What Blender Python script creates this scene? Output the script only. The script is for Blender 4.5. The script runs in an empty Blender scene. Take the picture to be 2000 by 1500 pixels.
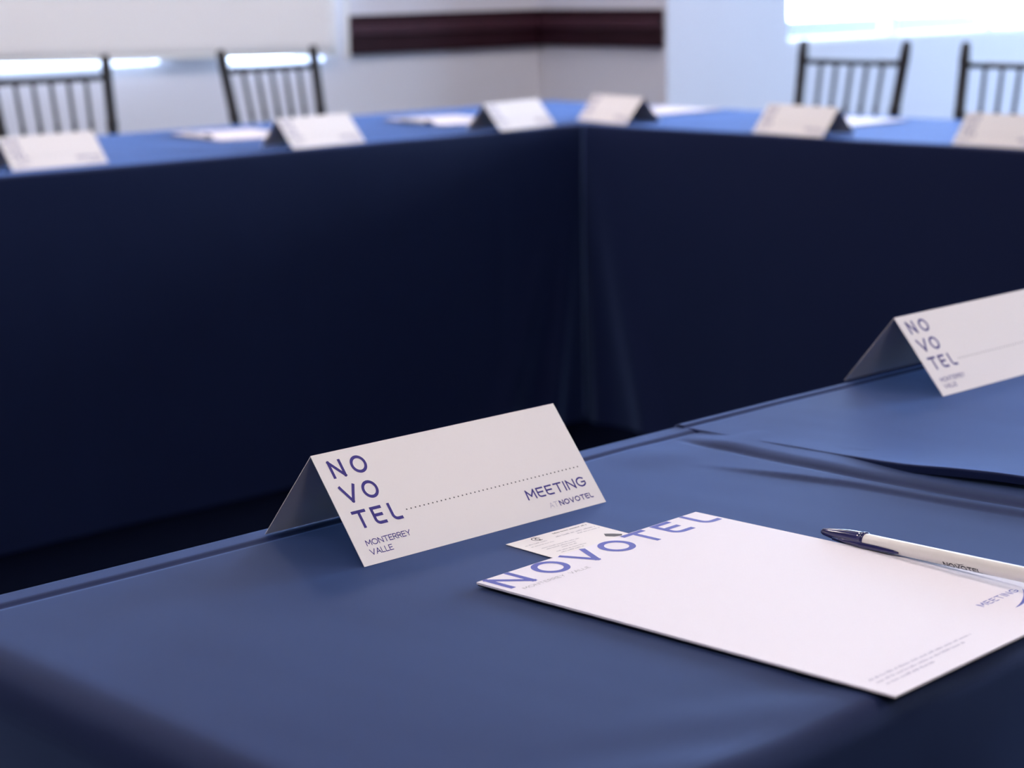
import bpy, bmesh, math, random
from mathutils import Vector, Matrix

random.seed(7)
SC = bpy.context.scene
COL = SC.collection
PI = math.pi

# ------------------------------------------------------------------ camera
TABLE_Z = 0.74
CAM_H = 0.36035
F_PX = 3918.76
PITCH, ROLL, YAW = 0.201493, -0.017098, 0.761342
fwd = Vector((math.sin(YAW) * math.cos(PITCH), math.cos(YAW) * math.cos(PITCH), -math.sin(PITCH)))
rgt = Vector((math.cos(YAW), -math.sin(YAW), 0.0))
upv = rgt.cross(fwd)
r2 = math.cos(ROLL) * rgt + math.sin(ROLL) * upv
u2 = -math.sin(ROLL) * rgt + math.cos(ROLL) * upv
cam_data = bpy.data.cameras.new('camera')
cam = bpy.data.objects.new('camera', cam_data)
COL.objects.link(cam)
M = Matrix((r2, u2, -fwd)).transposed().to_4x4()
M.translation = Vector((0, 0, TABLE_Z + CAM_H))
cam.matrix_world = M
cam_data.sensor_width = 36.0
cam_data.lens = F_PX / 2000.0 * 36.0
cam_data.clip_start = 0.02
cam_data.clip_end = 200
cam_data.dof.use_dof = True
cam_data.dof.focus_distance = 1.27
cam_data.dof.aperture_fstop = 8.5
SC.camera = cam

# ------------------------------------------------------------------ daylight and exposure
SKY_STRENGTH = 14.0
SKY_COL = (0.62, 0.76, 1.0)
FILL_STRENGTH = 20.0
FILL_COL = (1.0, 0.88, 0.84)
world = bpy.data.worlds.new('sky')
SC.world = world
world.use_nodes = True
bgn = world.node_tree.nodes['Background']
bgn.inputs['Color'].default_value = SKY_COL + (1,)
bgn.inputs['Strength'].default_value = SKY_STRENGTH
vs = SC.view_settings
vs.view_transform = 'Standard'
vs.look = 'None'
vs.gamma = 1.0
vs.use_curve_mapping = False
vs.exposure = 0.14


def portal(name, centre, sx, sy, direction):
    """light portal in a window opening: helps the sky light find the window"""
    l = bpy.data.lights.new(name, 'AREA')
    l.shape = 'RECTANGLE'
    l.size, l.size_y = sx, sy
    l.cycles.is_portal = True
    o = bpy.data.objects.new(name, l)
    COL.objects.link(o)
    o.location = centre
    o.rotation_euler = Vector(direction).to_track_quat('-Z', 'Z').to_euler()
    return o


# ------------------------------------------------------------------ materials
def mat(name, col, rough=0.6, spec=0.5, metal=0.0, sheen=0.0, sheen_col=None, coat=0.0, emit=None, emit_s=0.0,
        noise=None, bump=None, trans=0.0):
    m = bpy.data.materials.new(name)
    m.use_nodes = True
    nt = m.node_tree
    b = nt.nodes['Principled BSDF']
    b.inputs['Base Color'].default_value = tuple(col) + (1,)
    b.inputs['Roughness'].default_value = rough
    b.inputs['Specular IOR Level'].default_value = spec
    b.inputs['Metallic'].default_value = metal
    b.inputs['Coat Weight'].default_value = coat
    if sheen:
        b.inputs['Sheen Weight'].default_value = sheen
        b.inputs['Sheen Roughness'].default_value = 0.35
        if sheen_col:
            b.inputs['Sheen Tint'].default_value = tuple(sheen_col) + (1,)
    if emit:
        b.inputs['Emission Color'].default_value = tuple(emit) + (1,)
        b.inputs['Emission Strength'].default_value = emit_s
    tc = nt.nodes.new('ShaderNodeTexCoord')
    if noise:
        scale, amount = noise
        n = nt.nodes.new('ShaderNodeTexNoise')
        n.inputs['Scale'].default_value = scale
        n.inputs['Detail'].default_value = 3
        nt.links.new(tc.outputs['Object'], n.inputs['Vector'])
        mx = nt.nodes.new('ShaderNodeMix')
        mx.data_type = 'RGBA'
        mx.inputs['A'].default_value = tuple(c * (1 - amount) for c in col) + (1,)
        mx.inputs['B'].default_value = tuple(min(1, c * (1 + amount)) for c in col) + (1,)
        nt.links.new(n.outputs['Fac'], mx.inputs['Factor'])
        nt.links.new(mx.outputs['Result'], b.inputs['Base Color'])
    if bump:
        scale, strength, dist = bump
        n = nt.nodes.new('ShaderNodeTexNoise')
        n.inputs['Scale'].default_value = scale
        n.inputs['Detail'].default_value = 2
        nt.links.new(tc.outputs['Object'], n.inputs['Vector'])
        bp = nt.nodes.new('ShaderNodeBump')
        bp.inputs['Strength'].default_value = strength
        bp.inputs['Distance'].default_value = dist
        nt.links.new(n.outputs['Fac'], bp.inputs['Height'])
        nt.links.new(bp.outputs['Normal'], b.inputs['Normal'])
    return m


def cloth_material(name):
    """navy polyester: dark weave with a soft sheen, fine crossed threads, faint broad creases"""
    m = mat(name, (0.012, 0.018, 0.066), rough=0.65, spec=0.14, sheen=1.0, sheen_col=(0.30, 0.48, 1.0))
    nt = m.node_tree
    b = nt.nodes['Principled BSDF']
    tc = nt.nodes.new('ShaderNodeTexCoord')
    waves = []
    for d in ('X', 'Y'):
        w = nt.nodes.new('ShaderNodeTexWave')
        w.bands_direction = d
        w.inputs['Scale'].default_value = 420
        w.inputs['Distortion'].default_value = 0.6
        w.inputs['Detail'].default_value = 1
        nt.links.new(tc.outputs['Object'], w.inputs['Vector'])
        waves.append(w)
    ad = nt.nodes.new('ShaderNodeMath')
    ad.operation = 'ADD'
    nt.links.new(waves[0].outputs['Fac'], ad.inputs[0])
    nt.links.new(waves[1].outputs['Fac'], ad.inputs[1])
    bp = nt.nodes.new('ShaderNodeBump')
    bp.inputs['Strength'].default_value = 0.12
    bp.inputs['Distance'].default_value = 0.0004
    nt.links.new(ad.outputs[0], bp.inputs['Height'])
    n = nt.nodes.new('ShaderNodeTexNoise')
    n.inputs['Scale'].default_value = 9
    n.inputs['Detail'].default_value = 2
    mp = nt.nodes.new('ShaderNodeMapping')
    mp.inputs['Scale'].default_value = (1.0, 0.35, 1.0)
    mp.inputs['Rotation'].default_value = (0, 0, 0.5)
    nt.links.new(tc.outputs['Object'], mp.inputs['Vector'])
    nt.links.new(mp.outputs['Vector'], n.inputs['Vector'])
    b2 = nt.nodes.new('ShaderNodeBump')
    b2.inputs['Strength'].default_value = 0.35
    b2.inputs['Distance'].default_value = 0.004
    nt.links.new(n.outputs['Fac'], b2.inputs['Height'])
    nt.links.new(bp.outputs['Normal'], b2.inputs['Normal'])
    nt.links.new(b2.outputs['Normal'], b.inputs['Normal'])
    n2 = nt.nodes.new('ShaderNodeTexNoise')
    n2.inputs['Scale'].default_value = 900
    nt.links.new(tc.outputs['Object'], n2.inputs['Vector'])
    mx = nt.nodes.new('ShaderNodeMix')
    mx.data_type = 'RGBA'
    mx.inputs['A'].default_value = (0.0065, 0.012, 0.050, 1)
    mx.inputs['B'].default_value = (0.011, 0.019, 0.077, 1)
    nt.links.new(n2.outputs['Fac'], mx.inputs['Factor'])
    nt.links.new(mx.outputs['Result'], b.inputs['Base Color'])
    return m


def glass_material():
    m = bpy.data.materials.new('window glass')
    m.use_nodes = True
    nt = m.node_tree
    nt.nodes.clear()
    out = nt.nodes.new('ShaderNodeOutputMaterial')
    t = nt.nodes.new('ShaderNodeBsdfTransparent')
    t.inputs['Color'].default_value = (0.95, 0.98, 1.0, 1)
    g = nt.nodes.new('ShaderNodeBsdfGlossy')
    g.inputs['Roughness'].default_value = 0.02
    mx = nt.nodes.new('ShaderNodeMixShader')
    mx.inputs[0].default_value = 0.05
    nt.links.new(t.outputs[0], mx.inputs[1])
    nt.links.new(g.outputs[0], mx.inputs[2])
    nt.links.new(mx.outputs[0], out.inputs['Surface'])
    return m


M_WALL = mat('painted wall', (0.71, 0.715, 0.79), rough=0.75, spec=0.3, bump=(160, 0.08, 0.002))
M_DARKWALL = mat('bounce cutting dark wall', (0.09, 0.065, 0.05), rough=0.5, spec=0.4, noise=(5, 0.3))  # dark finish invented for the unseen walls to cut bounce light
M_CEIL = mat('ceiling paint', (0.82, 0.82, 0.82), rough=0.9, spec=0.2)
M_FLOOR = mat('grey carpet', (0.003, 0.0045, 0.013), rough=0.95, spec=0.0, noise=(40, 0.3), bump=(600, 0.4, 0.003))
M_TRIM = mat('wine stained rail', (0.026, 0.007, 0.013), rough=0.6, spec=0.15, noise=(14, 0.25))
M_TRIM2 = mat('wine stained rail bead', (0.050, 0.016, 0.028), rough=0.55, spec=0.25, noise=(14, 0.25))
M_FRAME = mat('white window frame', (0.80, 0.81, 0.82), rough=0.4)
M_GLASS = glass_material()
M_BLIND = mat('cream blind fabric', (0.90, 0.86, 0.84), rough=0.85, spec=0.2, bump=(700, 0.15, 0.001))
M_BLINDBAR = mat('cream bar', (0.78, 0.75, 0.70), rough=0.5)
M_PARAPET = mat('slate concrete', (0.11, 0.12, 0.13), rough=0.9, noise=(6, 0.06))
M_CLOTH = cloth_material('navy cloth')
M_CARD = mat('matt card stock', (0.86, 0.83, 0.84), rough=0.55, spec=0.35, bump=(900, 0.05, 0.0004))
M_PAPER = mat('white paper', (0.86, 0.83, 0.91), rough=0.6, spec=0.3, bump=(700, 0.04, 0.0004))
M_SHADOW_BOARD = mat('dark shadow board', (0.05, 0.05, 0.055), rough=0.8)
M_INK = mat('indigo ink', (0.042, 0.030, 0.235), rough=0.55, spec=0.3)
M_INK2 = mat('blue violet ink', (0.085, 0.105, 0.47), rough=0.5, spec=0.35)
M_INKPALE = mat('pale lilac ink', (0.50, 0.48, 0.60), rough=0.6, spec=0.3)
M_INKGREY = mat('grey ink', (0.40, 0.39, 0.44), rough=0.6, spec=0.3)
M_INKDARK = mat('dark grey ink', (0.10, 0.10, 0.11), rough=0.55, spec=0.3)
M_INKBLACK = mat('black ink', (0.012, 0.013, 0.020), rough=0.4, spec=0.4)
M_BARREL = mat('white pen plastic', (0.86, 0.83, 0.80), rough=0.28, spec=0.5, coat=0.2)
M_CAP = mat('navy pen plastic', (0.022, 0.022, 0.115), rough=0.18, spec=0.55, coat=0.4)
M_WOOD = mat('dark walnut lacquer', (0.016, 0.012, 0.012), rough=0.35, spec=0.4, noise=(30, 0.3))
M_SEAT = mat('dark seat pad', (0.03, 0.028, 0.03), rough=0.8)
M_FILL = mat('fill light diffuser', (0.9, 0.9, 0.9), emit=FILL_COL, emit_s=FILL_STRENGTH)  # glow of the added ceiling fill panels


# ------------------------------------------------------------------ mesh helpers
def link_mesh(name, me, material, parent=None, smooth=False):
    o = bpy.data.objects.new(name, me)
    COL.objects.link(o)
    if material and not me.materials:
        me.materials.append(material)
    if parent:
        o.parent = parent
    if smooth:
        for p in me.polygons:
            p.use_smooth = True
    return o


def from_bm(name, bm, material, parent=None, smooth=False):
    bmesh.ops.recalc_face_normals(bm, faces=bm.faces)
    me = bpy.data.meshes.new(name)
    bm.to_mesh(me)
    bm.free()
    return link_mesh(name, me, material, parent, smooth)


def add_box(bm, x0, x1, y0, y1, z0, z1, bevel=0.0):
    r = bmesh.ops.create_cube(bm, size=1.0)
    vs_ = r['verts']
    for v in vs_:
        v.co = Vector(((x0 + x1) / 2 + v.co.x * (x1 - x0), (y0 + y1) / 2 + v.co.y * (y1 - y0),
                       (z0 + z1) / 2 + v.co.z * (z1 - z0)))
    if bevel:
        es = list({e for v in vs_ for e in v.link_edges})
        bmesh.ops.bevel(bm, geom=es, offset=bevel, segments=2, profile=0.5, affect='EDGES')


def box(name, x0, x1, y0, y1, z0, z1, material, parent=None, bevel=0.0):
    bm = bmesh.new()
    add_box(bm, x0, x1, y0, y1, z0, z1, bevel)
    return from_bm(name, bm, material, parent)


def add_tube(bm, pts, radii, n=10, cap=True):
    """round bar through pts with a radius at each"""
    rings = []
    pts = [Vector(p) for p in pts]
    prev = None
    for i, p in enumerate(pts):
        a = pts[max(0, i - 1)]
        b = pts[min(len(pts) - 1, i + 1)]
        t = (b - a).normalized()
        if prev is None:
            s = t.orthogonal().normalized()
        else:
            s = (prev - t * prev.dot(t)).normalized()
        prev = s
        w = t.cross(s)
        rings.append([bm.verts.new(p + radii[i] * (math.cos(2 * PI * k / n) * s + math.sin(2 * PI * k / n) * w))
                      for k in range(n)])
    for a, b in zip(rings, rings[1:]):
        for k in range(n):
            bm.faces.new((a[k], a[(k + 1) % n], b[(k + 1) % n], b[k]))
    if cap:
        bm.faces.new(rings[0][::-1])
        bm.faces.new(rings[-1])


def tag(o, label=None, cat=None, group=None, kind=None):
    if label:
        o['label'] = label
    if cat:
        o['category'] = cat
    if group:
        o['group'] = group
    if kind:
        o['kind'] = kind
    return o


def thing(name, loc=(0, 0, 0), rz=0.0, label=None, cat=None, group=None, kind=None):
    o = bpy.data.objects.new(name, None)
    o.empty_display_size = 0.05
    COL.objects.link(o)
    o.location = loc
    o.rotation_euler = (0, 0, rz)
    return tag(o, label, cat, group, kind)


def copy_tree(o, parent=None):
    c = o.copy()
    COL.objects.link(c)
    if parent:
        c.parent = parent
    for ch in list(o.children):
        copy_tree(ch, c)
    return c


# ------------------------------------------------------------------ stroke lettering
def arc(cx, cy, rx, ry, a0, a1, n=14):
    return [(cx + rx * math.cos(math.radians(a0 + (a1 - a0) * i / n)),
             cy + ry * math.sin(math.radians(a0 + (a1 - a0) * i / n))) for i in range(n + 1)]


def glyph(ch):
    """strokes of a capital in a box of height 1: (advance width, [polyline, ...]); 'e' and 'l' have the round heel"""
    if ch == 'N': return .78, [[(0, 0), (0, 1), (.78, 0), (.78, 1)]]
    if ch == 'O': return .98, [arc(.49, .5, .49, .5, 0, 360, 32)]
    if ch == 'V': return .86, [[(0, 1), (.43, 0), (.86, 1)]]
    if ch == 'T': return .78, [[(0, 1), (.78, 1)], [(.39, 1), (.39, 0)]]
    if ch == 'e': return .66, [[(.66, 1), (0, 1), (0, .28)] + arc(.28, .28, .28, .28, 180, 270, 6)[1:] + [(.66, 0)], [(0, .53), (.58, .53)]]
    if ch == 'l': return .58, [[(0, 1), (0, .30)] + arc(.30, .30, .30, .30, 180, 270, 6)[1:] + [(.58, 0)]]
    if ch == 'E': return .58, [[(.58, 1), (0, 1), (0, 0), (.58, 0)], [(0, .52), (.52, .52)]]
    if ch == 'L': return .55, [[(0, 1), (0, 0), (.55, 0)]]
    if ch == 'M': return .90, [[(0, 0), (.04, 1), (.45, .30), (.86, 1), (.90, 0)]]
    if ch == 'R': return .62, [[(0, 0), (0, 1), (.34, 1)] + arc(.34, .74, .27, .26, 90, -90, 8)[1:] + [(0, .48)], [(.30, .48), (.62, 0)]]
    if ch == 'Y': return .74, [[(0, 1), (.37, .45), (.74, 1)], [(.37, .45), (.37, 0)]]
    if ch == 'A': return .80, [[(0, 0), (.40, 1), (.80, 0)], [(.15, .34), (.65, .34)]]
    if ch == 'I': return .0, [[(0, 0), (0, 1)]]
    if ch == 'G': return .90, [arc(.47, .5, .47, .5, 48, 330, 22) + [(.88, .47), (.52, .47)]]
    return .4, []


STEP = None        # longest piece of a stroke, for print that wraps round a barrel


def stroke(verts, faces, pts, t, fn):
    """flat ribbon of width t along pts: mitred bends, sharp corners cut into separate strokes, square ends"""
    if len(pts) > 2:
        for i in range(1, len(pts) - 1):
            a, b = Vector(pts[i]) - Vector(pts[i - 1]), Vector(pts[i + 1]) - Vector(pts[i])
            if a.length and b.length and a.normalized().dot(b.normalized()) < -0.2:
                stroke(verts, faces, pts[:i + 1], t, fn)
                stroke(verts, faces, pts[i:], t, fn)
                return
    if abs(pts[0][0] - pts[-1][0]) + abs(pts[0][1] - pts[-1][1]) > 1e-6:
        a, b = Vector(pts[0]), Vector(pts[1])
        c, d = Vector(pts[-2]), Vector(pts[-1])
        pts = [tuple(a - (b - a).normalized() * t / 2)] + list(pts[1:-1]) + [tuple(d + (d - c).normalized() * t / 2)]
    if STEP:
        q = [pts[0]]
        for a, b in zip(pts, pts[1:]):
            n = max(1, math.ceil((Vector(b) - Vector(a)).length / STEP))
            q += [tuple(Vector(a).lerp(Vector(b), k / n)) for k in range(1, n + 1)]
        pts = q
    closed = (abs(pts[0][0] - pts[-1][0]) < 1e-6 and abs(pts[0][1] - pts[-1][1]) < 1e-6)
    P = [Vector(p) for p in (pts[:-1] if closed else pts)]
    n = len(P)
    L, R = [], []
    for i in range(n):
        a = P[i - 1] if (i > 0 or closed) else None
        b = P[(i + 1) % n] if (i < n - 1 or closed) else None
        d0 = (P[i] - a).normalized() if a is not None else None
        d1 = (b - P[i]).normalized() if b is not None else None
        if d0 is None: d0 = d1
        if d1 is None: d1 = d0
        n0 = Vector((-d0.y, d0.x)); n1 = Vector((-d1.y, d1.x))
        m = n0 + n1
        if m.length < 1e-6: m = n0.copy()
        m.normalize()
        k = min(1.0 / max(m.dot(n0), 0.2), 1.9)
        e = m * (t / 2 * k)
        L.append(P[i] + e); R.append(P[i] - e)
    base = len(verts)
    for l, r in zip(L, R):
        verts.append(fn(l.x, l.y)); verts.append(fn(r.x, r.y))
    for i in range(n if closed else n - 1):
        j = (i + 1) % n
        faces.append((base + 2 * i, base + 2 * i + 1, base + 2 * j + 1, base + 2 * j))


def text_strokes(verts, faces, s, x0, x1, y0, h, t, fn, gap=0.28):
    """write s between x0 and x1 (outer ends), baseline y0, cap height h, stroke width t (all metres)"""
    adv = [glyph(c)[0] for c in s]
    gaps = gap * (len(s) - 1)
    kx = (x1 - x0 - t) / (sum(adv) + gaps)
    ky = h - t
    x = x0 + t / 2
    for c, a in zip(s, adv):
        for pl in glyph(c)[1]:
            stroke(verts, faces, [(x + px * kx, y0 + t / 2 + py * ky) for px, py in pl], t, fn)
        x += (a + gap) * kx


def letter(verts, faces, c, x0, x1, y0, h, t, fn):
    a, pls = glyph(c)
    for pl in pls:
        stroke(verts, faces, [(x0 + t / 2 + (px / a if a else 0) * (x1 - x0 - t), y0 + t / 2 + py * (h - t)) for px, py in pl], t, fn)


def dash_text(verts, faces, x0, x1, y0, h, fn, rnd, words=True):
    """a line of print too small to read: uneven short upright ticks grouped like words"""
    x = x0
    w = h * 0.34
    left = rnd.randint(3, 8)
    while x < x1:
        hh = h * rnd.choice((0.62, 0.62, 0.7, 1.0))
        b = len(verts)
        ww = w * rnd.uniform(0.75, 1.25)
        for (px, py) in ((x, y0), (x + ww, y0), (x + ww, y0 + hh), (x, y0 + hh)):
            verts.append(fn(px, py))
        faces.append((b, b + 1, b + 2, b + 3))
        x += ww + h * 0.20
        left -= 1
        if left <= 0 and words:
            x += h * 0.55
            left = rnd.randint(3, 9)


def flat_mesh(name, verts, faces, material, parent=None):
    me = bpy.data.meshes.new(name)
    me.from_pydata([tuple(v) for v in verts], [], faces)
    me.update()
    return link_mesh(name, me, material, parent)


# ------------------------------------------------------------------ the room
YA, XB, YC = 5.0, 4.92, 4.408        # back wall, short return wall, window wall
X0, X1, Y0 = -2.6, 8.6, -3.0
ZC = 2.75
TH = 0.16


def struct(o, label=None):
    o['kind'] = 'structure'
    if label:
        o['label'] = label
    return o


struct(box('floor', X0 - TH, X1 + TH, Y0 - TH, YA + TH, -0.1, 0.0, M_FLOOR), 'dark grey carpeted floor under the tables')
struct(box('ceiling', X0 - TH, X1 + TH, Y0 - TH, YA + TH, ZC, ZC + 0.12, M_CEIL), 'plain white ceiling')


def wall_with_openings(name, axis, a0, a1, p0, p1, openings, label):
    """wall slab running along axis from a0 to a1, thickness p0..p1, openings = [(s0, s1, z0, z1)] sorted"""
    bm = bmesh.new()

    def bx(s0, s1, z0, z1):
        if s1 - s0 < 1e-4 or z1 - z0 < 1e-4:
            return
        if axis == 'x':
            add_box(bm, s0, s1, p0, p1, z0, z1)
        else:
            add_box(bm, p0, p1, s0, s1, z0, z1)
    s = a0
    for (o0, o1, z0, z1) in openings:
        bx(s, o0, 0, ZC)
        bx(o0, o1, 0, z0)
        bx(o0, o1, z1, ZC)
        s = o1
    bx(s, a1, 0, ZC)
    return struct(from_bm(name, bm, M_WALL), label)


WIN_A1 = (1.55, 3.36, 0.862, 2.2)
WIN_A2 = (3.61, 3.975, 0.842, 2.2)
WIN_C = (5.545, 8.1, 0.850, 2.35)
WIN_R1 = (-1.6, 0.7, 0.85, 2.35)
WIN_R2 = (1.1, 3.6, 0.85, 2.35)
wall_with_openings('wall_back', 'x', X0 - TH, XB + TH, YA, YA + TH, [WIN_A1, WIN_A2], 'pale painted back wall behind the cream blind')
struct(box('wall_return', XB, XB + TH, YC + TH, YA, 0, ZC, M_WALL), 'short pale return wall carrying the dark rail')
wall_with_openings('wall_window', 'x', XB, X1 + TH, YC, YC + TH, [WIN_C], 'pale blue lit wall below the bright window')
wall_with_openings('wall_right', 'y', Y0 - TH, YC, X1, X1 + TH, [WIN_R1, WIN_R2], 'pale right hand wall with windows')
struct(box('wall_left', X0 - TH, X0, Y0, YA, 0, ZC, M_DARKWALL), 'unseen left hand wall, darkened to cut bounce light')
struct(box('wall_front', X0 - TH, X1, Y0 - TH, Y0, 0, ZC, M_DARKWALL), 'unseen wall behind the viewer, darkened to cut bounce light')


def rail(name, along, s0, s1, p, sgn, label):
    """dark chair rail: flat board with a paler rounded bead along its middle and two edge lips"""
    t = thing(name, kind='structure')
    t['label'] = label
    z0, z1 = 0.858, 0.981

    def b(n, d, za, zb, m, bev):
        lo, hi = (p - sgn * d, p) if sgn > 0 else (p, p - sgn * d)
        if along == 'x':
            return box(n, s0, s1, lo, hi, za, zb, m, t, bev)
        return box(n, lo, hi, s0, s1, za, zb, m, t, bev)
    b('rail_board', 0.018, z0, z1, M_TRIM, 0.002)
    b('rail_bead', 0.027, z0 + 0.058, z0 + 0.094, M_TRIM2, 0.007)
    return t


rail('trim_1', 'x', 4.075, XB - 0.018, YA, 1, 'dark wine coloured rail on the back wall left of the corner')
rail('trim_2', 'y', YC + 0.012, YA, XB, 1, 'dark wine coloured rail on the return wall right of the corner')


def window(name, axis, op, p0, n_mull, label, portal_dir):
    """frame set into the opening: outer frame bars, mullions, panes, inner sill; p0 = plane of the frame"""
    s0, s1, z0, z1 = op
    t = thing(name, kind='structure')
    t['label'] = label
    fr, dp = 0.014, 0.05

    def bx(n, a, b, za, zb, m, d0=0.0, d1=dp, bev=0.003):
        if axis == 'x':
            return box(n, a, b, p0 + d0, p0 + d1, za, zb, m, t, bev)
        return box(n, p0 + d0, p0 + d1, a, b, za, zb, m, t, bev)
    bx('window_frame', s0, s1, z0, z0 + fr, M_FRAME)
    bx('window_frame', s0, s1, z1 - fr, z1, M_FRAME)
    bx('window_frame', s0, s0 + fr, z0 + fr, z1 - fr, M_FRAME)
    bx('window_frame', s1 - fr, s1, z0 + fr, z1 - fr, M_FRAME)
    w = (s1 - s0) / (n_mull + 1)
    for i in range(1, n_mull + 1):
        bx('mullion', s0 + w * i - 0.02, s0 + w * i + 0.02, z0 + fr, z1 - fr, M_FRAME)
    for i in range(n_mull + 1):
        a = s0 + w * i + (fr if i == 0 else 0.02)
        b = s0 + w * (i + 1) - (fr if i == n_mull else 0.02)
        bx('pane', a, b, z0 + fr, z1 - fr, M_GLASS, 0.022, 0.028, 0)
    c = [0, 0, (z0 + z1) / 2]
    if axis == 'x':
        c[0], c[1] = (s0 + s1) / 2, p0 + TH + 0.02
    else:
        c[1], c[0] = (s0 + s1) / 2, p0 + TH + 0.02
    portal(name + '_daylight', c, s1 - s0, z1 - z0, portal_dir)
    return t


window('window_1', 'x', WIN_A1, YA + 0.05, 1, 'window hidden behind the left part of the cream blind', (0, -1, 0))
window('window_2', 'x', WIN_A2, YA + 0.05, 0, 'narrow window hidden behind the right part of the cream blind', (0, -1, 0))
window('window_3', 'x', WIN_C, YC + 0.02, 3, 'bright white framed window behind the right hand chairs', (0, -1, 0))
window('window_4', 'y', WIN_R1, X1 + 0.03, 2, 'window in the right wall beside the viewer', (-1, 0, 0))
window('window_5', 'y', WIN_R2, X1 + 0.03, 2, 'window in the right wall near the window corner', (-1, 0, 0))

# pale parapet outside the bright window
tag(box('balcony_parapet', 5.0, 9.5, 6.2, 6.35, -0.1, 0.85, M_PARAPET),
    'grey concrete parapet seen low through the bright window', 'parapet')

# cream roller blind over the two left windows
bl = thing('roller_blind', (2.7, YA - 0.03, 0.0), 0, 'cream roller blind covering the left window above a strip of light', 'blind')
BX0, BX1 = 1.30, 4.005


def blind_bottom(x):
    return 0.884 - (x - 2.79) * 0.0195


bm = bmesh.new()
NX = 60
rows = [0.0, 0.04, 0.1, 0.25, 0.5, 0.9, 1.4]
grid = []
for i in range(NX + 1):
    x = BX0 + (BX1 - BX0) * i / NX
    colv = []
    for r in rows:
        z = blind_bottom(x) + r
        y = -0.003 * math.sin(x * 5.1 + r * 2) - 0.004 * math.sin(x * 2.3 - r * 3.0)
        colv.append((x - 2.7, y, z))
    grid.append(colv)
front = [[bm.verts.new(p) for p in c] for c in grid]
back = [[bm.verts.new((p[0], p[1] + 0.0012, p[2])) for p in c] for c in grid]
for i in range(NX):
    for j in range(len(rows) - 1):
        bm.faces.new((front[i][j], front[i + 1][j], front[i + 1][j + 1], front[i][j + 1]))
        bm.faces.new((back[i][j], back[i][j + 1], back[i + 1][j + 1], back[i + 1][j]))
    bm.faces.new((front[i][0], back[i][0], back[i + 1][0], front[i + 1][0]))
for e in (0, NX):
    for j in range(len(rows) - 1):
        bm.faces.new((front[e][j], front[e][j + 1], back[e][j + 1], back[e][j]))
from_bm('blind_fabric', bm, M_BLIND, bl, True)
bm = bmesh.new()
add_tube(bm, [(BX0 - 2.7, -0.002, blind_bottom(BX0) + 0.006), (BX1 - 2.7, -0.002, blind_bottom(BX1) + 0.006)], [0.006, 0.006], 10)
from_bm('bottom_bar', bm, M_BLINDBAR, bl, True)
bm = bmesh.new()
add_tube(bm, [(BX0 - 2.7, 0.0, 2.27), (BX1 - 2.7, 0.0, 2.27)], [0.028, 0.028], 16)
from_bm('roller', bm, M_BLINDBAR, bl, True)
bm = bmesh.new()
add_tube(bm, [(1.318, -0.012, 2.25), (1.322, -0.014, 1.5), (1.330, -0.014, 0.86), (1.336, -0.014, 0.846), (1.342, -0.014, 0.86), (1.338, -0.014, 1.5), (1.33, -0.012, 2.25)],
         [0.0035] * 7, 6)
from_bm('pull_chain', bm, M_BLINDBAR, bl, True)

# unseen ceiling panels, added as fill for cards, pads and back wall
fill_group = 'added square ceiling fill panels'
fill0 = None
for row in (((-0.3, -1.7), (2.2, -1.7)), ((-0.3, 0.6), (2.2, 0.6)), ((0.6, 3.6), (2.6, 3.6), (4.3, 3.5))):
    for lx, ly in row:
        if fill0 is None:
            fill0 = thing('ceiling_fill_panel', (lx, ly, ZC), 0, 'unseen square panel added flat in the ceiling as fill light', 'lamp', fill_group)
            bm = bmesh.new()
            for (a, b, c, d) in ((-.31, .31, -.31, -.29), (-.31, .31, .29, .31), (-.31, -.29, -.29, .29), (.29, .31, -.29, .29)):
                add_box(bm, a, b, c, d, -0.025, 0.0)
            from_bm('fill_frame', bm, M_FRAME, fill0)
            box('diffuser', -.29, .29, -.29, .29, -0.018, -0.006, M_FILL, fill0)
        else:
            o = copy_tree(fill0)
            o.location = (lx, ly, ZC)


# ------------------------------------------------------------------ draped tables
def smooth(t):
    t = max(0.0, min(1.0, t))
    return t * t * (3 - 2 * t)


def lines(a, b, step, dense=()):
    """positions from a to b with the given step, refined in dense = [(lo, hi, step)] ranges"""
    out = [a]
    x = a
    while x < b - 1e-6:
        s = step
        for lo, hi, ds in dense:
            if lo - 1e-6 <= x < hi:
                s = ds
            elif x < lo < x + s:
                s = lo - x
        x = min(b, x + s)
        out.append(x)
    return out


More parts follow.
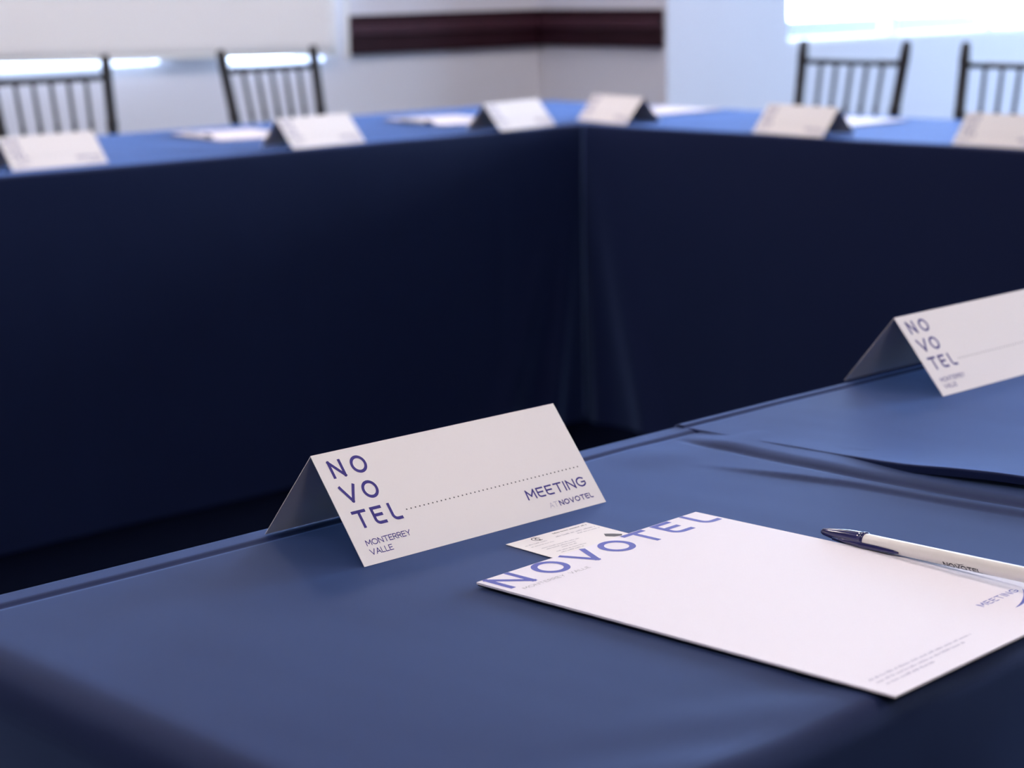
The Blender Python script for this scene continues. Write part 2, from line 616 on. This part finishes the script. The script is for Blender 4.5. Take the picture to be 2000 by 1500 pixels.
def drape(name, x0, x1, y0, y1, label, radii, depth, xs_dense=(), ys_dense=(), step=0.02, hfun=None, fold=None, xshift=None, base=TABLE_Z):
    """cloth over a table: top as a grid, four sides W, E, S, N dropping by depth[side] with edge radius radii[side]"""
    rW, rE, rS, rN = (radii[k] for k in 'WESN')
    xs = lines(x0 + rW, x1 - rE, step, xs_dense)
    ys = lines(y0 + rS, y1 - rN, step, ys_dense)
    nx, ny = len(xs), len(ys)
    verts, faces = [], []
    hf = hfun or (lambda x, y: 0.0)
    xsft = xshift or (lambda x, y: 0.0)
    for x in xs:
        for y in ys:
            verts.append((x + xsft(x, y), y, base + hf(x, y)))
    idx = lambda i, j: i * ny + j
    for i in range(nx - 1):
        for j in range(ny - 1):
            faces.append((idx(i, j), idx(i + 1, j), idx(i + 1, j + 1), idx(i, j + 1)))
    loop = [(i, 0) for i in range(nx)] + [(nx - 1, j) for j in range(1, ny)] + [(i, ny - 1) for i in range(nx - 2, -1, -1)] + \
           [(0, j) for j in range(ny - 2, 0, -1)]
    NA, NS = 7, 22

    def prof(side, k):
        r, d = radii[side], depth[side]
        if k <= NA:
            a = PI / 2 * k / NA
            return r * math.sin(a), -min(d, r * (1 - math.cos(a))), 0.0
        f = (k - NA) / NS
        zz = r + (d - r) * f if d > r else d
        return r, -zz, max(0.0, zz)
    prev = [idx(i, j) for i, j in loop]
    for k in range(1, NA + NS + 1):
        cur = []
        for (i, j) in loop:
            x, y = xs[i], ys[j]
            z = base + hf(x, y)
            x += xsft(x, y)
            ox = oy = 0.0
            dz = 0.0
            for side, on, nxn, nyn in (('W', i == 0, -1, 0), ('E', i == nx - 1, 1, 0), ('S', j == 0, 0, -1), ('N', j == ny - 1, 0, 1)):
                if on:
                    o_, d_, dep = prof(side, k)
                    if fold and dep > 0:
                        o_ += fold(side, x, y, dep)
                    ox += nxn * o_
                    oy += nyn * o_
                    dz = min(dz, d_)
            verts.append((x + ox, y + oy, max(0.004, z + dz)))
            cur.append(len(verts) - 1)
        n = len(loop)
        for a in range(n):
            b = (a + 1) % n
            faces.append((prev[a], cur[a], cur[b], prev[b]))
        prev = cur
    me = bpy.data.meshes.new(name)
    me.from_pydata(verts, [], faces)
    me.update()
    o = link_mesh(name, me, M_CLOTH, None, True)
    bm = bmesh.new()
    bm.from_mesh(me)
    bmesh.ops.recalc_face_normals(bm, faces=bm.faces)
    bm.to_mesh(me)
    bm.free()
    tag(o, label, 'tablecloth', 'navy tablecloths covering the meeting tables')
    return o


NI, NO = 1.053, 0.560         # near table: inner and outer edge
SEAM = 1.180


def interp(tab, y):
    if y <= tab[0][0]:
        return tab[0][1]
    for (a, va), (b, vb) in zip(tab, tab[1:]):
        if y <= b:
            return va + (vb - va) * (y - a) / (b - a)
    return tab[-1][1]


LINE1 = [(0.56, 1.160), (0.712, 1.155), (0.754, 1.150), (0.85, 1.147), (0.904, 1.149), (0.965, 1.155), (1.025, 1.151)]
LINE2 = [(0.56, 1.150), (0.701, 1.138), (0.743, 1.132), (0.787, 1.129), (0.834, 1.126), (0.878, 1.116), (0.925, 1.105), (1.0, 1.085)]
EDGE = [(0.56, 1.190), (0.70, 1.190), (0.731, 1.186), (0.774, 1.178), (0.819, 1.173), (0.876, 1.182), (0.934, 1.184), (1.05, 1.183)]


def h_near(x, y):
    h = 0.0
    # groove a little inside the inner edge, where the cloth sinks behind the table lip
    gy = NI - 0.024
    h += 0.0006 * smooth((y - gy) / 0.005) - 0.0013 * math.exp(-((y - gy) / 0.0028) ** 2)
    # creases towards the neighbouring cloth
    tap = smooth((1.03 - y) / 0.05)
    l1, l2 = interp(LINE1, y), interp(LINE2, y)
    t2 = smooth((0.97 - y) / 0.10)
    h += 0.0022 * t2 * smooth((x - l2 + 0.004) / 0.010)
    h -= 0.0018 * tap * math.exp(-((x - l1 + 0.001) / 0.0045) ** 2)
    h += 0.0019 * tap * smooth((x - l1) / 0.016)
    # pucker at the inner edge
    h += 0.0016 * math.exp(-((x - 1.10) / 0.035) ** 2) * math.exp(-((y - 1.0) / 0.03) ** 2)
    # soft creases by the outer edge and the end
    h += 0.0007 * math.sin((x * 0.9 + y * 1.6) * 55) * smooth((0.66 - y) / 0.08) * smooth((x - 0.55) / 0.1)
    h += 0.0004 * math.sin(x * 17 + 3 * y) * math.sin(y * 13 - 2 * x)
    return h


def h_next(x, y):
    h = 0.0016
    gy = NI - 0.012
    h += 0.0012 * smooth((y - gy) / 0.003) - 0.0010 * math.exp(-((y - gy) / 0.002) ** 2)
    h += 0.0100 * smooth((0.915 - y) / 0.17) * math.exp(-max(0, x - SEAM) / 0.05)
    h += 0.0022 * smooth((1.0 - y) / 0.1) * math.exp(-max(0, x - SEAM) / 0.10)
    # shallow swell seen as a paler patch beside the seam
    h += 0.0016 * math.exp(-((x - 1.30) / 0.07) ** 2) * math.exp(-((y - 0.985) / 0.05) ** 2)
    return h


def fold_near(side, x, y, dep):
    g = dep / 0.74
    if side in 'SN':
        return g * (0.008 * math.sin(x * 23) + 0.004 * math.sin(x * 51 + 1))
    return g * (0.008 * math.sin(y * 29))


drape('tablecloth', 0.500, 1.215, NO, NI, 'navy tablecloth on the nearest table, under the sharp tent card and writing pad',
      dict(W=0.027, E=0.002, S=0.014, N=0.004), dict(W=0.734, E=0.004, S=0.734, N=0.734),
      xs_dense=[(1.06, 1.215, 0.0025)], ys_dense=[(NI - 0.034, NI, 0.0016)], step=0.008, hfun=h_near, fold=fold_near)
drape('tablecloth', SEAM, 3.49, NO, NI, 'navy tablecloth on the table right of the cloth seam, under the cropped tent card',
      dict(W=0.0016, E=0.004, S=0.014, N=0.004), dict(W=0.006, E=0.734, S=0.734, N=0.734),
      xs_dense=[(SEAM, SEAM + 0.14, 0.004)], ys_dense=[(NI - 0.022, NI, 0.0016)], step=0.012, hfun=h_next, fold=fold_near,
      xshift=lambda x, y: (interp(EDGE, y) - SEAM) * math.exp(-max(0, x - SEAM) / 0.03))

FI, FO = 3.423, 4.15          # far left table: inner and outer edge
RI, RO = 3.510, 4.125         # right table: inner and outer edge


def fold_far(side, x, y, dep):
    g = dep / 0.74
    if side == 'S':
        s = RI - x
        return g * (0.022 * math.exp(-((s - 0.11 * g - 0.012) / 0.032) ** 2) + 0.016 * math.exp(-((s - 0.26 * g - 0.03) / 0.05) ** 2)
                    + 0.0035 * math.sin(x * 11) + 0.003 * math.exp(-(((x * 1.7) % 1.0) - 0.5) ** 2 / 0.0012))
    return g * 0.004 * math.sin(y * 13)


def fold_right(side, x, y, dep):
    g = dep / 0.74
    if side == 'W':
        s = FI - y
        return g * (0.016 * math.exp(-((s - 0.05 * g - 0.012) / 0.026) ** 2) + 0.020 * math.exp(-((s - 0.20 * g - 0.03) / 0.045) ** 2)
                    + 0.0035 * math.sin(y * 12) + 0.003 * math.exp(-(((y * 1.9) % 1.0) - 0.5) ** 2 / 0.0012))
    return g * 0.004 * math.sin(x * 13)


def h_far(x, y):
    return 0.0008 * math.sin(x * 7 + y * 3) * math.sin(y * 9) + 0.0008


drape('tablecloth', -0.35, RO, FI, FO, 'navy tablecloth on the long far table in front of the cream blind',
      dict(W=0.01, E=0.01, S=0.008, N=0.008), dict(W=0.734, E=0.20, S=0.734, N=0.20),
      xs_dense=[(3.1, 3.52, 0.010)], step=0.03, hfun=h_far, fold=fold_far)
drape('tablecloth', RI, RO + 0.002, 1.075, FI - 0.004, 'navy tablecloth on the right hand table in front of the bright window',
      dict(W=0.008, E=0.01, S=0.01, N=0.003), dict(W=0.734, E=0.20, S=0.734, N=0.004),
      ys_dense=[(3.0, FI, 0.010)], step=0.03, hfun=h_far, fold=fold_right)


# ------------------------------------------------------------------ tent card
CW, CH, CD, CL = 0.2155, 0.0620, 0.0520, 0.0810     # width, ridge height, half spread, panel height
CT = 0.0005


def make_tent_card(name):
    t = thing(name)
    for sgn, pname in ((-1, 'front_panel'), (1, 'back_panel')):
        # outer face from the foot (y = sgn*CD, z = 0) to the ridge (y = 0, z = CH)
        nrm = Vector((0, sgn * CH, CD)).normalized()
        foot = Vector((0, sgn * CD, 0.0))
        up = (Vector((0, 0, CH)) - foot)
        up.normalize()
        right = Vector((-sgn, 0, 0))
        org = foot - right * (CW / 2)

        def fn(u, v, lift=0.00012, org=org, right=right, up=up, nrm=nrm):
            return org + right * u + up * v + nrm * lift
        inner = -nrm * CT
        bm = bmesh.new()
        seg = 6
        lo, hi, li, hi_i = [], [], [], []
        for i in range(seg + 1):
            u = CW * i / seg
            lo.append(bm.verts.new(fn(u, 0, 0)))
            hi.append(bm.verts.new(fn(u, CL, 0)))
            li.append(bm.verts.new(fn(u, 0.0003, 0) + inner))
            hi_i.append(bm.verts.new(fn(u, CL - 0.0004, 0) + inner))
        for i in range(seg):
            bm.faces.new((lo[i], lo[i + 1], hi[i + 1], hi[i]))
            bm.faces.new((li[i], hi_i[i], hi_i[i + 1], li[i + 1]))
            bm.faces.new((lo[i], li[i], li[i + 1], lo[i + 1]))
            bm.faces.new((hi[i], hi[i + 1], hi_i[i + 1], hi_i[i]))
        bm.faces.new((lo[0], hi[0], hi_i[0], li[0]))
        bm.faces.new((lo[seg], li[seg], hi_i[seg], hi[seg]))
        p = from_bm(pname, bm, M_CARD, t)
        mm = 0.001
        v, f = [], []
        st = 2.15 * mm
        for c, a, b, y0 in (('N', 9.0, 19.9, 62.0), ('O', 25.9, 38.6, 62.0), ('V', 8.6, 21.6, 43.4), ('O', 25.3, 38.0, 43.4),
                            ('T', 8.9, 20.2, 24.9), ('e', 23.8, 33.0, 24.9), ('l', 38.0, 46.2, 24.9)):
            letter(v, f, c, a * mm, b * mm, y0 * mm, 12.8 * mm, st, fn)
        tag(flat_mesh('logo_lettering', v, f, M_INK, p), 'indigo letters NO VO TEL in three rows')
        v, f = [], []
        text_strokes(v, f, 'MONTERREY', 9.0 * mm, 45.6 * mm, 12.7 * mm, 4.1 * mm, 0.55 * mm, fn, 0.22)
        text_strokes(v, f, 'VALLE', 9.0 * mm, 27.4 * mm, 6.2 * mm, 4.1 * mm, 0.55 * mm, fn, 0.2)
        flat_mesh('place_lettering', v, f, M_INK, p)
        v, f = [], []
        for i in range(43):
            cu, cv = (51.4 + (206.9 - 51.4) * i / 42) * mm, 30.35 * mm
            b0 = len(v)
            for k in range(8):
                v.append(fn(cu + 0.62 * mm * math.cos(k * PI / 4), cv + 0.55 * mm * math.sin(k * PI / 4)))
            f.append(tuple(range(b0, b0 + 8)))
        flat_mesh('dotted_line', v, f, M_INKDARK, p)
        v, f = [], []
        text_strokes(v, f, 'MeeTING', 150.6 * mm, 207.0 * mm, 15.2 * mm, 7.5 * mm, 1.15 * mm, fn, 0.33)
        text_strokes(v, f, 'NOVOTel', 175.0 * mm, 207.2 * mm, 5.8 * mm, 4.0 * mm, 0.75 * mm, fn, 0.34)
        flat_mesh('slogan_lettering', v, f, M_INK, p)
        v, f = [], []
        text_strokes(v, f, 'AT', 165.6 * mm, 173.6 * mm, 5.8 * mm, 4.0 * mm, 0.4 * mm, fn, 0.2)
        flat_mesh('slogan_preposition', v, f, M_INKPALE, p)
    return t


CG = 'folded tent cards standing along the tables'
card0 = make_tent_card('tent_card')


def put(o, x, y, z, rz, label, cat, group=None):
    o.location = (x, y, z)
    o.rotation_euler = (0, 0, rz)
    return tag(o, label, cat, group)


put(card0, 0.8690, 0.9328 + CD, TABLE_Z + 0.0004, math.radians(-0.6),
    'sharp white tent card standing alone on the nearest table behind the writing pad', 'tent card', CG)
card0.rotation_euler.x = 0.0095
card0.location.z += 0.0005


def place_card(cx, cy, rz, z, label):
    """cx, cy = middle of the foot of the printed panel that faces the hollow of the tables, rz = direction of the card"""
    o = copy_tree(card0)
    off = Vector((0, CD, 0))
    off.rotate(Matrix.Rotation(rz, 3, 'Z'))
    put(o, cx + off.x, cy + off.y, z, rz, label, 'tent card', CG)
    return o


place_card(1.5250, 0.9560, math.radians(0.3), TABLE_Z + 0.0022, 'white tent card on the near table cut off by the right edge of the picture')
zf = TABLE_Z + 0.0018
place_card(2.105, 3.490, math.radians(0.0), zf, 'blurred tent card at the far left, cut by the left edge of the picture')
place_card(2.745, 3.442, math.radians(5.0), zf, 'blurred tent card on the far table in front of the leftmost complete chair')
place_card(3.340, 3.432, math.radians(9.0), zf, 'blurred tent card on the far table, left one of the two beside the table corner')
place_card(3.570, 3.415, math.radians(-90 - 13.0), zf, 'blurred tent card at the table corner turned towards the right, below the dark rail')
place_card(3.520, 2.800, math.radians(-90 - 6.0), zf, 'blurred tent card on the right table in front of the complete right hand chair')
place_card(3.522, 2.265, math.radians(-90 - 2.0), zf, 'blurred tent card at the far right, cut by the right edge of the picture')


# ------------------------------------------------------------------ writing pad
PW, PL, PT = 0.210, 0.2945, 0.0013
mm = 0.001


def make_pad(name, printed=True):
    """origin at the top left corner of the sheet on the table, x along the top edge, -y down the sheet"""
    t = thing(name)
    box('shadow_board', 0.0006, PW - 0.0006, -PL + 0.0006, -0.0006, 0.0, 0.0009, M_SHADOW_BOARD, t)  # dark layer standing in for the shadow line under the sheets
    bm = bmesh.new()
    NXp, NYp = 6, 10
    top = [[None] * (NYp + 1) for _ in range(NXp + 1)]
    bot = [[None] * (NYp + 1) for _ in range(NXp + 1)]
    for i in range(NXp + 1):
        for j in range(NYp + 1):
            x, y = PW * i / NXp, -PL * j / NYp
            top[i][j] = bm.verts.new((x, y, 0.0009 + PT))
            bot[i][j] = bm.verts.new((x, y, 0.0009))
    for i in range(NXp):
        for j in range(NYp):
            bm.faces.new((top[i][j], top[i][j + 1], top[i + 1][j + 1], top[i + 1][j]))
            bm.faces.new((bot[i][j], bot[i + 1][j], bot[i + 1][j + 1], bot[i][j + 1]))
    for i in range(NXp):
        bm.faces.new((top[i][0], top[i + 1][0], bot[i + 1][0], bot[i][0]))
        bm.faces.new((top[i][NYp], bot[i][NYp], bot[i + 1][NYp], top[i + 1][NYp]))
    for j in range(NYp):
        bm.faces.new((top[0][j], bot[0][j], bot[0][j + 1], top[0][j + 1]))
        bm.faces.new((top[NXp][j], top[NXp][j + 1], bot[NXp][j + 1], bot[NXp][j]))
    p = from_bm('paper_sheets', bm, M_PAPER, t)

    def fn(x, y):
        return Vector((x, y, 0.0009 + PT + 0.0001))
    v, f = [], []
    st = 4.2 * mm
    for c, a, b, d in (('N', 4.0, 27.0, 0.4), ('O', 39.5, 64.0, 0.4), ('V', 71.0, 95.0, 0.6), ('O', 100.8, 125.3, 1.0),
                       ('T', 130.6, 152.0, 0.6), ('e', 160.0, 178.5, 0.6), ('l', 191.0, 207.0, 0.4)):
        letter(v, f, c, a * mm, b * mm, -(d + 24.6) * mm, 24.6 * mm, st, fn)
    flat_mesh('heading_lettering', v, f, M_INK2, p)
    v, f = [], []
    text_strokes(v, f, 'MONTERREY', 9.0 * mm, 45.0 * mm, -32.0 * mm, 3.4 * mm, 0.42 * mm, fn, 0.3)
    text_strokes(v, f, 'VALLE', 49.5 * mm, 67.5 * mm, -32.0 * mm, 3.4 * mm, 0.42 * mm, fn, 0.3)
    flat_mesh('place_lettering', v, f, M_INKGREY, p)
    v, f = [], []
    text_strokes(v, f, 'MeeTING', 154.0 * mm, 194.5 * mm, -253.0 * mm, 5.4 * mm, 0.75 * mm, fn, 0.36)
    flat_mesh('slogan_lettering', v, f, M_INK2, p)
    # crescent swoosh under the slogan
    v, f = [], []
    n = 16
    for i in range(n + 1):
        s = i / n
        x = (165.0 + 34.0 * s) * mm
        yc = (-267.0 + 15.0 * s * s) * mm
        w = 1.5 * mm * math.sin(PI * min(1, s * 0.97 + 0.015)) ** 0.8
        v.append(fn(x, yc + w)); v.append(fn(x, yc - w * 0.6))
    for i in range(n):
        f.append((2 * i, 2 * i + 1, 2 * i + 3, 2 * i + 2))
    flat_mesh('crescent_mark', v, f, M_INK2, p)
    rnd = random.Random(3)
    v, f = [], []
    dash_text(v, f, 10 * mm, 108 * mm, -273.0 * mm, 2.0 * mm, fn, rnd)
    dash_text(v, f, 10 * mm, 94 * mm, -277.6 * mm, 2.0 * mm, fn, rnd)
    dash_text(v, f, 12 * mm, 56 * mm, -282.2 * mm, 2.0 * mm, fn, rnd)
    tag(flat_mesh('footer_print', v, f, M_INKPALE, p), 'three lines of tiny pale print')
    return t


PG = 'white headed writing pads at the seats'
pad0 = make_pad('writing_pad')
PADROT = math.radians(2.5)
put(pad0, 0.7800, 0.8522, TABLE_Z + 0.0013, PADROT, 'sharp white writing pad headed with large blue letters on the nearest table', 'writing pad', PG)


def place_pad(cx, cy, rz, label):
    o = copy_tree(pad0)
    off = Vector((PW / 2, -PL / 2, 0))
    off.rotate(Matrix.Rotation(rz, 3, 'Z'))
    put(o, cx - off.x, cy - off.y, zf + 0.0004, rz, label, 'writing pad', PG)


place_pad(2.795, 3.850, PI - math.radians(12), 'blurred white writing pad on the far table at the leftmost complete chair')
place_pad(3.395, 3.775, PI - math.radians(12), 'blurred white writing pad on the far table left of the table corner')
place_pad(3.925, 3.560, PI / 2, 'blurred white writing pad at the table corner behind the right turned card')
place_pad(3.865, 2.930, PI / 2, 'blurred white writing pad on the right table before the complete right hand chair')


# ------------------------------------------------------------------ visiting card under the pad
def make_visiting_card():
    t = thing('visiting_card')
    W_, H_, T_ = 0.0730, 0.0520, 0.0004
    p = box('card_sheet', 0, W_, -H_, 0, 0, T_, M_CARD, t)

    def fn(x, y):
        return Vector((x, y, T_ + 0.0001))
    rnd = random.Random(11)
    v, f = [], []
    dash_text(v, f, 38 * mm, 68 * mm, -5.2 * mm, 2.0 * mm, fn, rnd)
    flat_mesh('name_print', v, f, M_INKDARK, p)
    v, f = [], []
    for (a, b, y, h) in ((34, 70, -12.0, 2.0), (50, 70, -16.0, 1.5), (5, 24, -13.5, 1.4), (6, 26, -18.0, 1.2), (9, 42, -24.5, 1.4),
                         (10, 36, -28.0, 1.4), (20, 33, -31.5, 1.4), (11, 38, -36.0, 1.4), (12, 32, -39.5, 1.4)):
        dash_text(v, f, a * mm, b * mm, y * mm, h * mm, fn, rnd)
    flat_mesh('detail_print', v, f, M_INKGREY, p)
    # small round emblem with curved bands
    v, f = [], []
    cx, cy, r = 22.0 * mm, -6.0 * mm, 3.6 * mm
    stroke(v, f, arc(cx, cy, r, r, 20, 300, 20), 0.7 * mm, fn)
    stroke(v, f, arc(cx - 1.2 * mm, cy, r * 0.75, r * 0.9, -70, 70, 10), 0.6 * mm, fn)
    stroke(v, f, arc(cx + 1.6 * mm, cy - 0.4 * mm, r * 0.8, r * 0.6, 100, 250, 10), 0.9 * mm, fn)
    flat_mesh('round_emblem', v, f, M_INKDARK, p)
    # dark tapering mark at the right, running under the pad
    v, f = [], []
    for (x, y) in ((57.5, -33.5), (61.0, -28.5), (65.0, -32.0), (69.0, -37.5), (66.0, -40.0), (61.0, -38.0)):
        v.append(fn(x * mm, y * mm))
    f.append(tuple(range(6)))
    flat_mesh('dark_mark', v, f, M_INKDARK, p)
    return t


vc = make_visiting_card()
put(vc, 0.8545, 0.9050, TABLE_Z + 0.0005, math.radians(-0.8), 'small white visiting card with tiny print tucked under the sharp writing pad', 'visiting card')


# ------------------------------------------------------------------ pen
def make_pen(name):
    """lies along +x from the cap tip at the origin; z = 0 is the table"""
    t = thing(name)
    R = 0.0046
    zc = 0.0057
    bm = bmesh.new()
    add_tube(bm, [(0.034, 0, zc), (0.0365, 0, zc), (0.166, 0, zc), (0.1705, 0, zc), (0.1715, 0, zc)], [R * 0.9, R, R, R * 0.96, R * 0.7], 24)
    b = from_bm('barrel', bm, M_BARREL, t, True)
    bm = bmesh.new()
    prof = [(x * 1.06, r) for x, r in [(0.0, 0.0006), (0.0004, 0.0016), (0.002, 0.0023), (0.007, 0.0031), (0.014, 0.0040), (0.022, 0.0047), (0.030, 0.0051), (0.0325, 0.0052),
            (0.0330, 0.0055), (0.0345, 0.0055), (0.0349, 0.0052), (0.0350, 0.0046)]]
    add_tube(bm, [(x, 0, zc) for x, r in prof], [r for x, r in prof], 24)
    c = from_bm('cap', bm, M_CAP, t, True)
    # clip: tapering tongue standing off the barrel on the pad side
    bm = bmesh.new()
    secs = [(0.012, 0.0024, 0.0040, 0.0012), (0.022, 0.0036, 0.0052, 0.0018), (0.036, 0.0042, 0.0060, 0.0021), (0.050, 0.0041, 0.0058, 0.0019), (0.062, 0.0040, 0.0054, 0.0014), (0.0660, 0.0040, 0.0050, 0.0006)]
    rings = []
    for x, y0, y1, hw in secs:
        rings.append([bm.verts.new((x, -a, zc - 0.0020 + bq)) for a, bq in ((y0, -hw), (y1, -hw * 0.7), (y1, hw * 0.7), (y0, hw))])
    for a, bb in zip(rings, rings[1:]):
        for k in range(4):
            bm.faces.new((a[k], a[(k + 1) % 4], bb[(k + 1) % 4], bb[k]))
    bm.faces.new(rings[0]); bm.faces.new(rings[-1][::-1])
    from_bm('clip', bm, M_CAP, c, True)
    # name printed along the barrel, wrapped round it
    def fn(x, s):
        a = s / R
        return Vector((x, -(R + 0.00008) * math.cos(a), zc + (R + 0.00008) * math.sin(a)))
    v, f = [], []
    global STEP
    STEP = 0.0004
    text_strokes(v, f, 'NOVOTel', 0.1000, 0.1280, -0.0049, 0.0037, 0.0007, fn, 0.3)
    STEP = None
    flat_mesh('barrel_lettering', v, f, M_INKBLACK, b)
    v, f = [], []
    n = 10
    for i in range(n + 1):
        s = i / n
        x = 0.1095 + 0.0065 * s
        y = -0.0006 - 0.0006 * math.sin(PI * s) + 0.0006 * s
        w = 0.00022 * math.sin(PI * s) + 0.00002
        v.append(fn(x, y + w)); v.append(fn(x, y - w))
    for i in range(n):
        f.append((2 * i, 2 * i + 1, 2 * i + 3, 2 * i + 2))
    flat_mesh('crescent_mark', v, f, M_INKDARK, b)
    return t


PNG_ = 'white pens with navy caps beside the pads'
pen0 = make_pen('ballpoint_pen')
put(pen0, 1.0020, 0.7648, TABLE_Z + 0.0003, math.radians(-93.7), 'sharp white ballpoint pen with navy cap lying along the nearest writing pad', 'pen', PNG_)
pen0.rotation_euler.y = -math.radians(2.0)
for (x, y, a, lab) in ((2.690, 3.800, 77.0, 'blurred white pen with navy cap beside the far pad at the leftmost complete chair'),
                       (3.268, 3.690, 77.0, 'blurred white pen with navy cap beside the far pad left of the table corner')):
    o = copy_tree(pen0)
    put(o, x, y, zf + 0.0003, math.radians(a), lab, 'pen', PNG_)
    o.rotation_euler.y = 0.0


# ------------------------------------------------------------------ chairs
def make_chair(name):
    """bamboo-style banquet chair; the back is at +y, the top of the back at y = 0 of the origin"""
    t = thing(name)
    ZT = 0.921
    HW = 0.161

    def post_pt(s, z):
        # lean and flare of the back posts
        k = (ZT - z)
        if z > 0.45:
            return Vector((s * (HW - 0.055 * k), -0.20 * k, z))
        k0 = ZT - 0.45
        return Vector((s * (HW - 0.055 * k0 + 0.02 * (0.45 - z)), -0.20 * k0 + 0.10 * (0.45 - z), z))
    for s in (-1, 1):
        zs = [0.0, 0.10, 0.112, 0.12, 0.30, 0.312, 0.32, 0.45, 0.60, 0.612, 0.62, 0.74, 0.752, 0.76, 0.86, 0.875, 0.905, 0.917, 0.921]
        rs = [0.011, 0.0125, 0.0150, 0.0125, 0.0130, 0.0155, 0.0130, 0.0140, 0.0135, 0.0160, 0.0135, 0.0135, 0.0155, 0.0135, 0.0130, 0.0140, 0.0125, 0.0110, 0.006]
        bm = bmesh.new()
        add_tube(bm, [post_pt(s, z) for z in zs], rs, 14)
        from_bm('back_post', bm, M_WOOD, t, True)

    def cross(z, r, nm):
        bm = bmesh.new()
        a, b = post_pt(-1, z), post_pt(1, z)
        pts = [a.lerp(b, f) for f in (0, .2, .22, .24, .5, .76, .78, .8, 1)]
        add_tube(bm, pts, [r, r, r * 1.2, r, r, r, r * 1.2, r, r], 10)
        from_bm(nm, bm, M_WOOD, t, True)
    cross(0.866, 0.0078, 'top_rail')
    cross(0.640, 0.0078, 'middle_rail')
    cross(0.560, 0.0075, 'lower_rail')
    cross(0.250, 0.0075, 'stretcher')
    for i in range(5):
        fx = (i + 1) / 6
        bm = bmesh.new()
        a = post_pt(-1, 0.866).lerp(post_pt(1, 0.866), 0.04 + 0.92 * fx)
        b = post_pt(-1, 0.640).lerp(post_pt(1, 0.640), 0.04 + 0.92 * fx)
        pts = [a.lerp(b, q) for q in (0, .1, .45, .5, .55, .9, 1)]
        add_tube(bm, pts, [0.0052, 0.0055, 0.0055, 0.0068, 0.0055, 0.0055, 0.0052], 8)
        from_bm('spindle', bm, M_WOOD, t, True)
    yb = post_pt(1, 0.45).y
    bm = bmesh.new()
    vs_ = [bm.verts.new(p) for p in ((-0.150, yb + 0.012, 0.43), (0.150, yb + 0.012, 0.43), (0.195, yb - 0.38, 0.43), (-0.195, yb - 0.38, 0.43))]
    fc = bm.faces.new(vs_)
    ex = bmesh.ops.extrude_face_region(bm, geom=[fc])
    for v_ in [g for g in ex['geom'] if isinstance(g, bmesh.types.BMVert)]:
        v_.co.z += 0.028
    bmesh.ops.bevel(bm, geom=bm.edges[:], offset=0.006, segments=2, profile=0.5, affect='EDGES')
    from_bm('seat', bm, M_WOOD, t)
    bm = bmesh.new()
    add_box(bm, -0.145, 0.145, yb - 0.365, yb - 0.012, 0.459, 0.492, 0.014)
    from_bm('seat_cushion', bm, M_SEAT, t)
    for s in (-1, 1):
        bm = bmesh.new()
        add_tube(bm, [(s * 0.180, yb - 0.365, 0.44), (s * 0.182, yb - 0.367, 0.30), (s * 0.182, yb - 0.367, 0.29), (s * 0.182, yb - 0.367, 0.28), (s * 0.185, yb - 0.372, 0.0)],
                 [0.014, 0.0135, 0.0165, 0.0135, 0.011], 12)
        from_bm('front_leg', bm, M_WOOD, t, True)
        for z in (0.20, 0.28):
            bm = bmesh.new()
            q = post_pt(s, z)
            add_tube(bm, [q, (s * 0.183, yb - 0.368, z)], [0.0075, 0.0075], 8)
            from_bm('stretcher', bm, M_WOOD, t, True)
    return t


HG = 'dark spindle back chairs behind the tables'
chair0 = make_chair('spindle_chair')
put(chair0, 3.250, 4.325, 0, math.radians(4), 'dark spindle back chair, complete one before the cream blind, left of the dark rail', 'chair', HG)
for (x, y, a, lab) in ((2.598, 4.345, -2.0, 'dark spindle back chair cut by the left edge of the picture'),
                       (4.210, 3.132, -90.0, 'dark spindle back chair, complete one below the bright window on the right'),
                       (4.210, 2.640, -91.0, 'dark spindle back chair cut by the right edge of the picture')):
    o = copy_tree(chair0)
    put(o, x, y, 0, math.radians(a), lab, 'chair', HG)
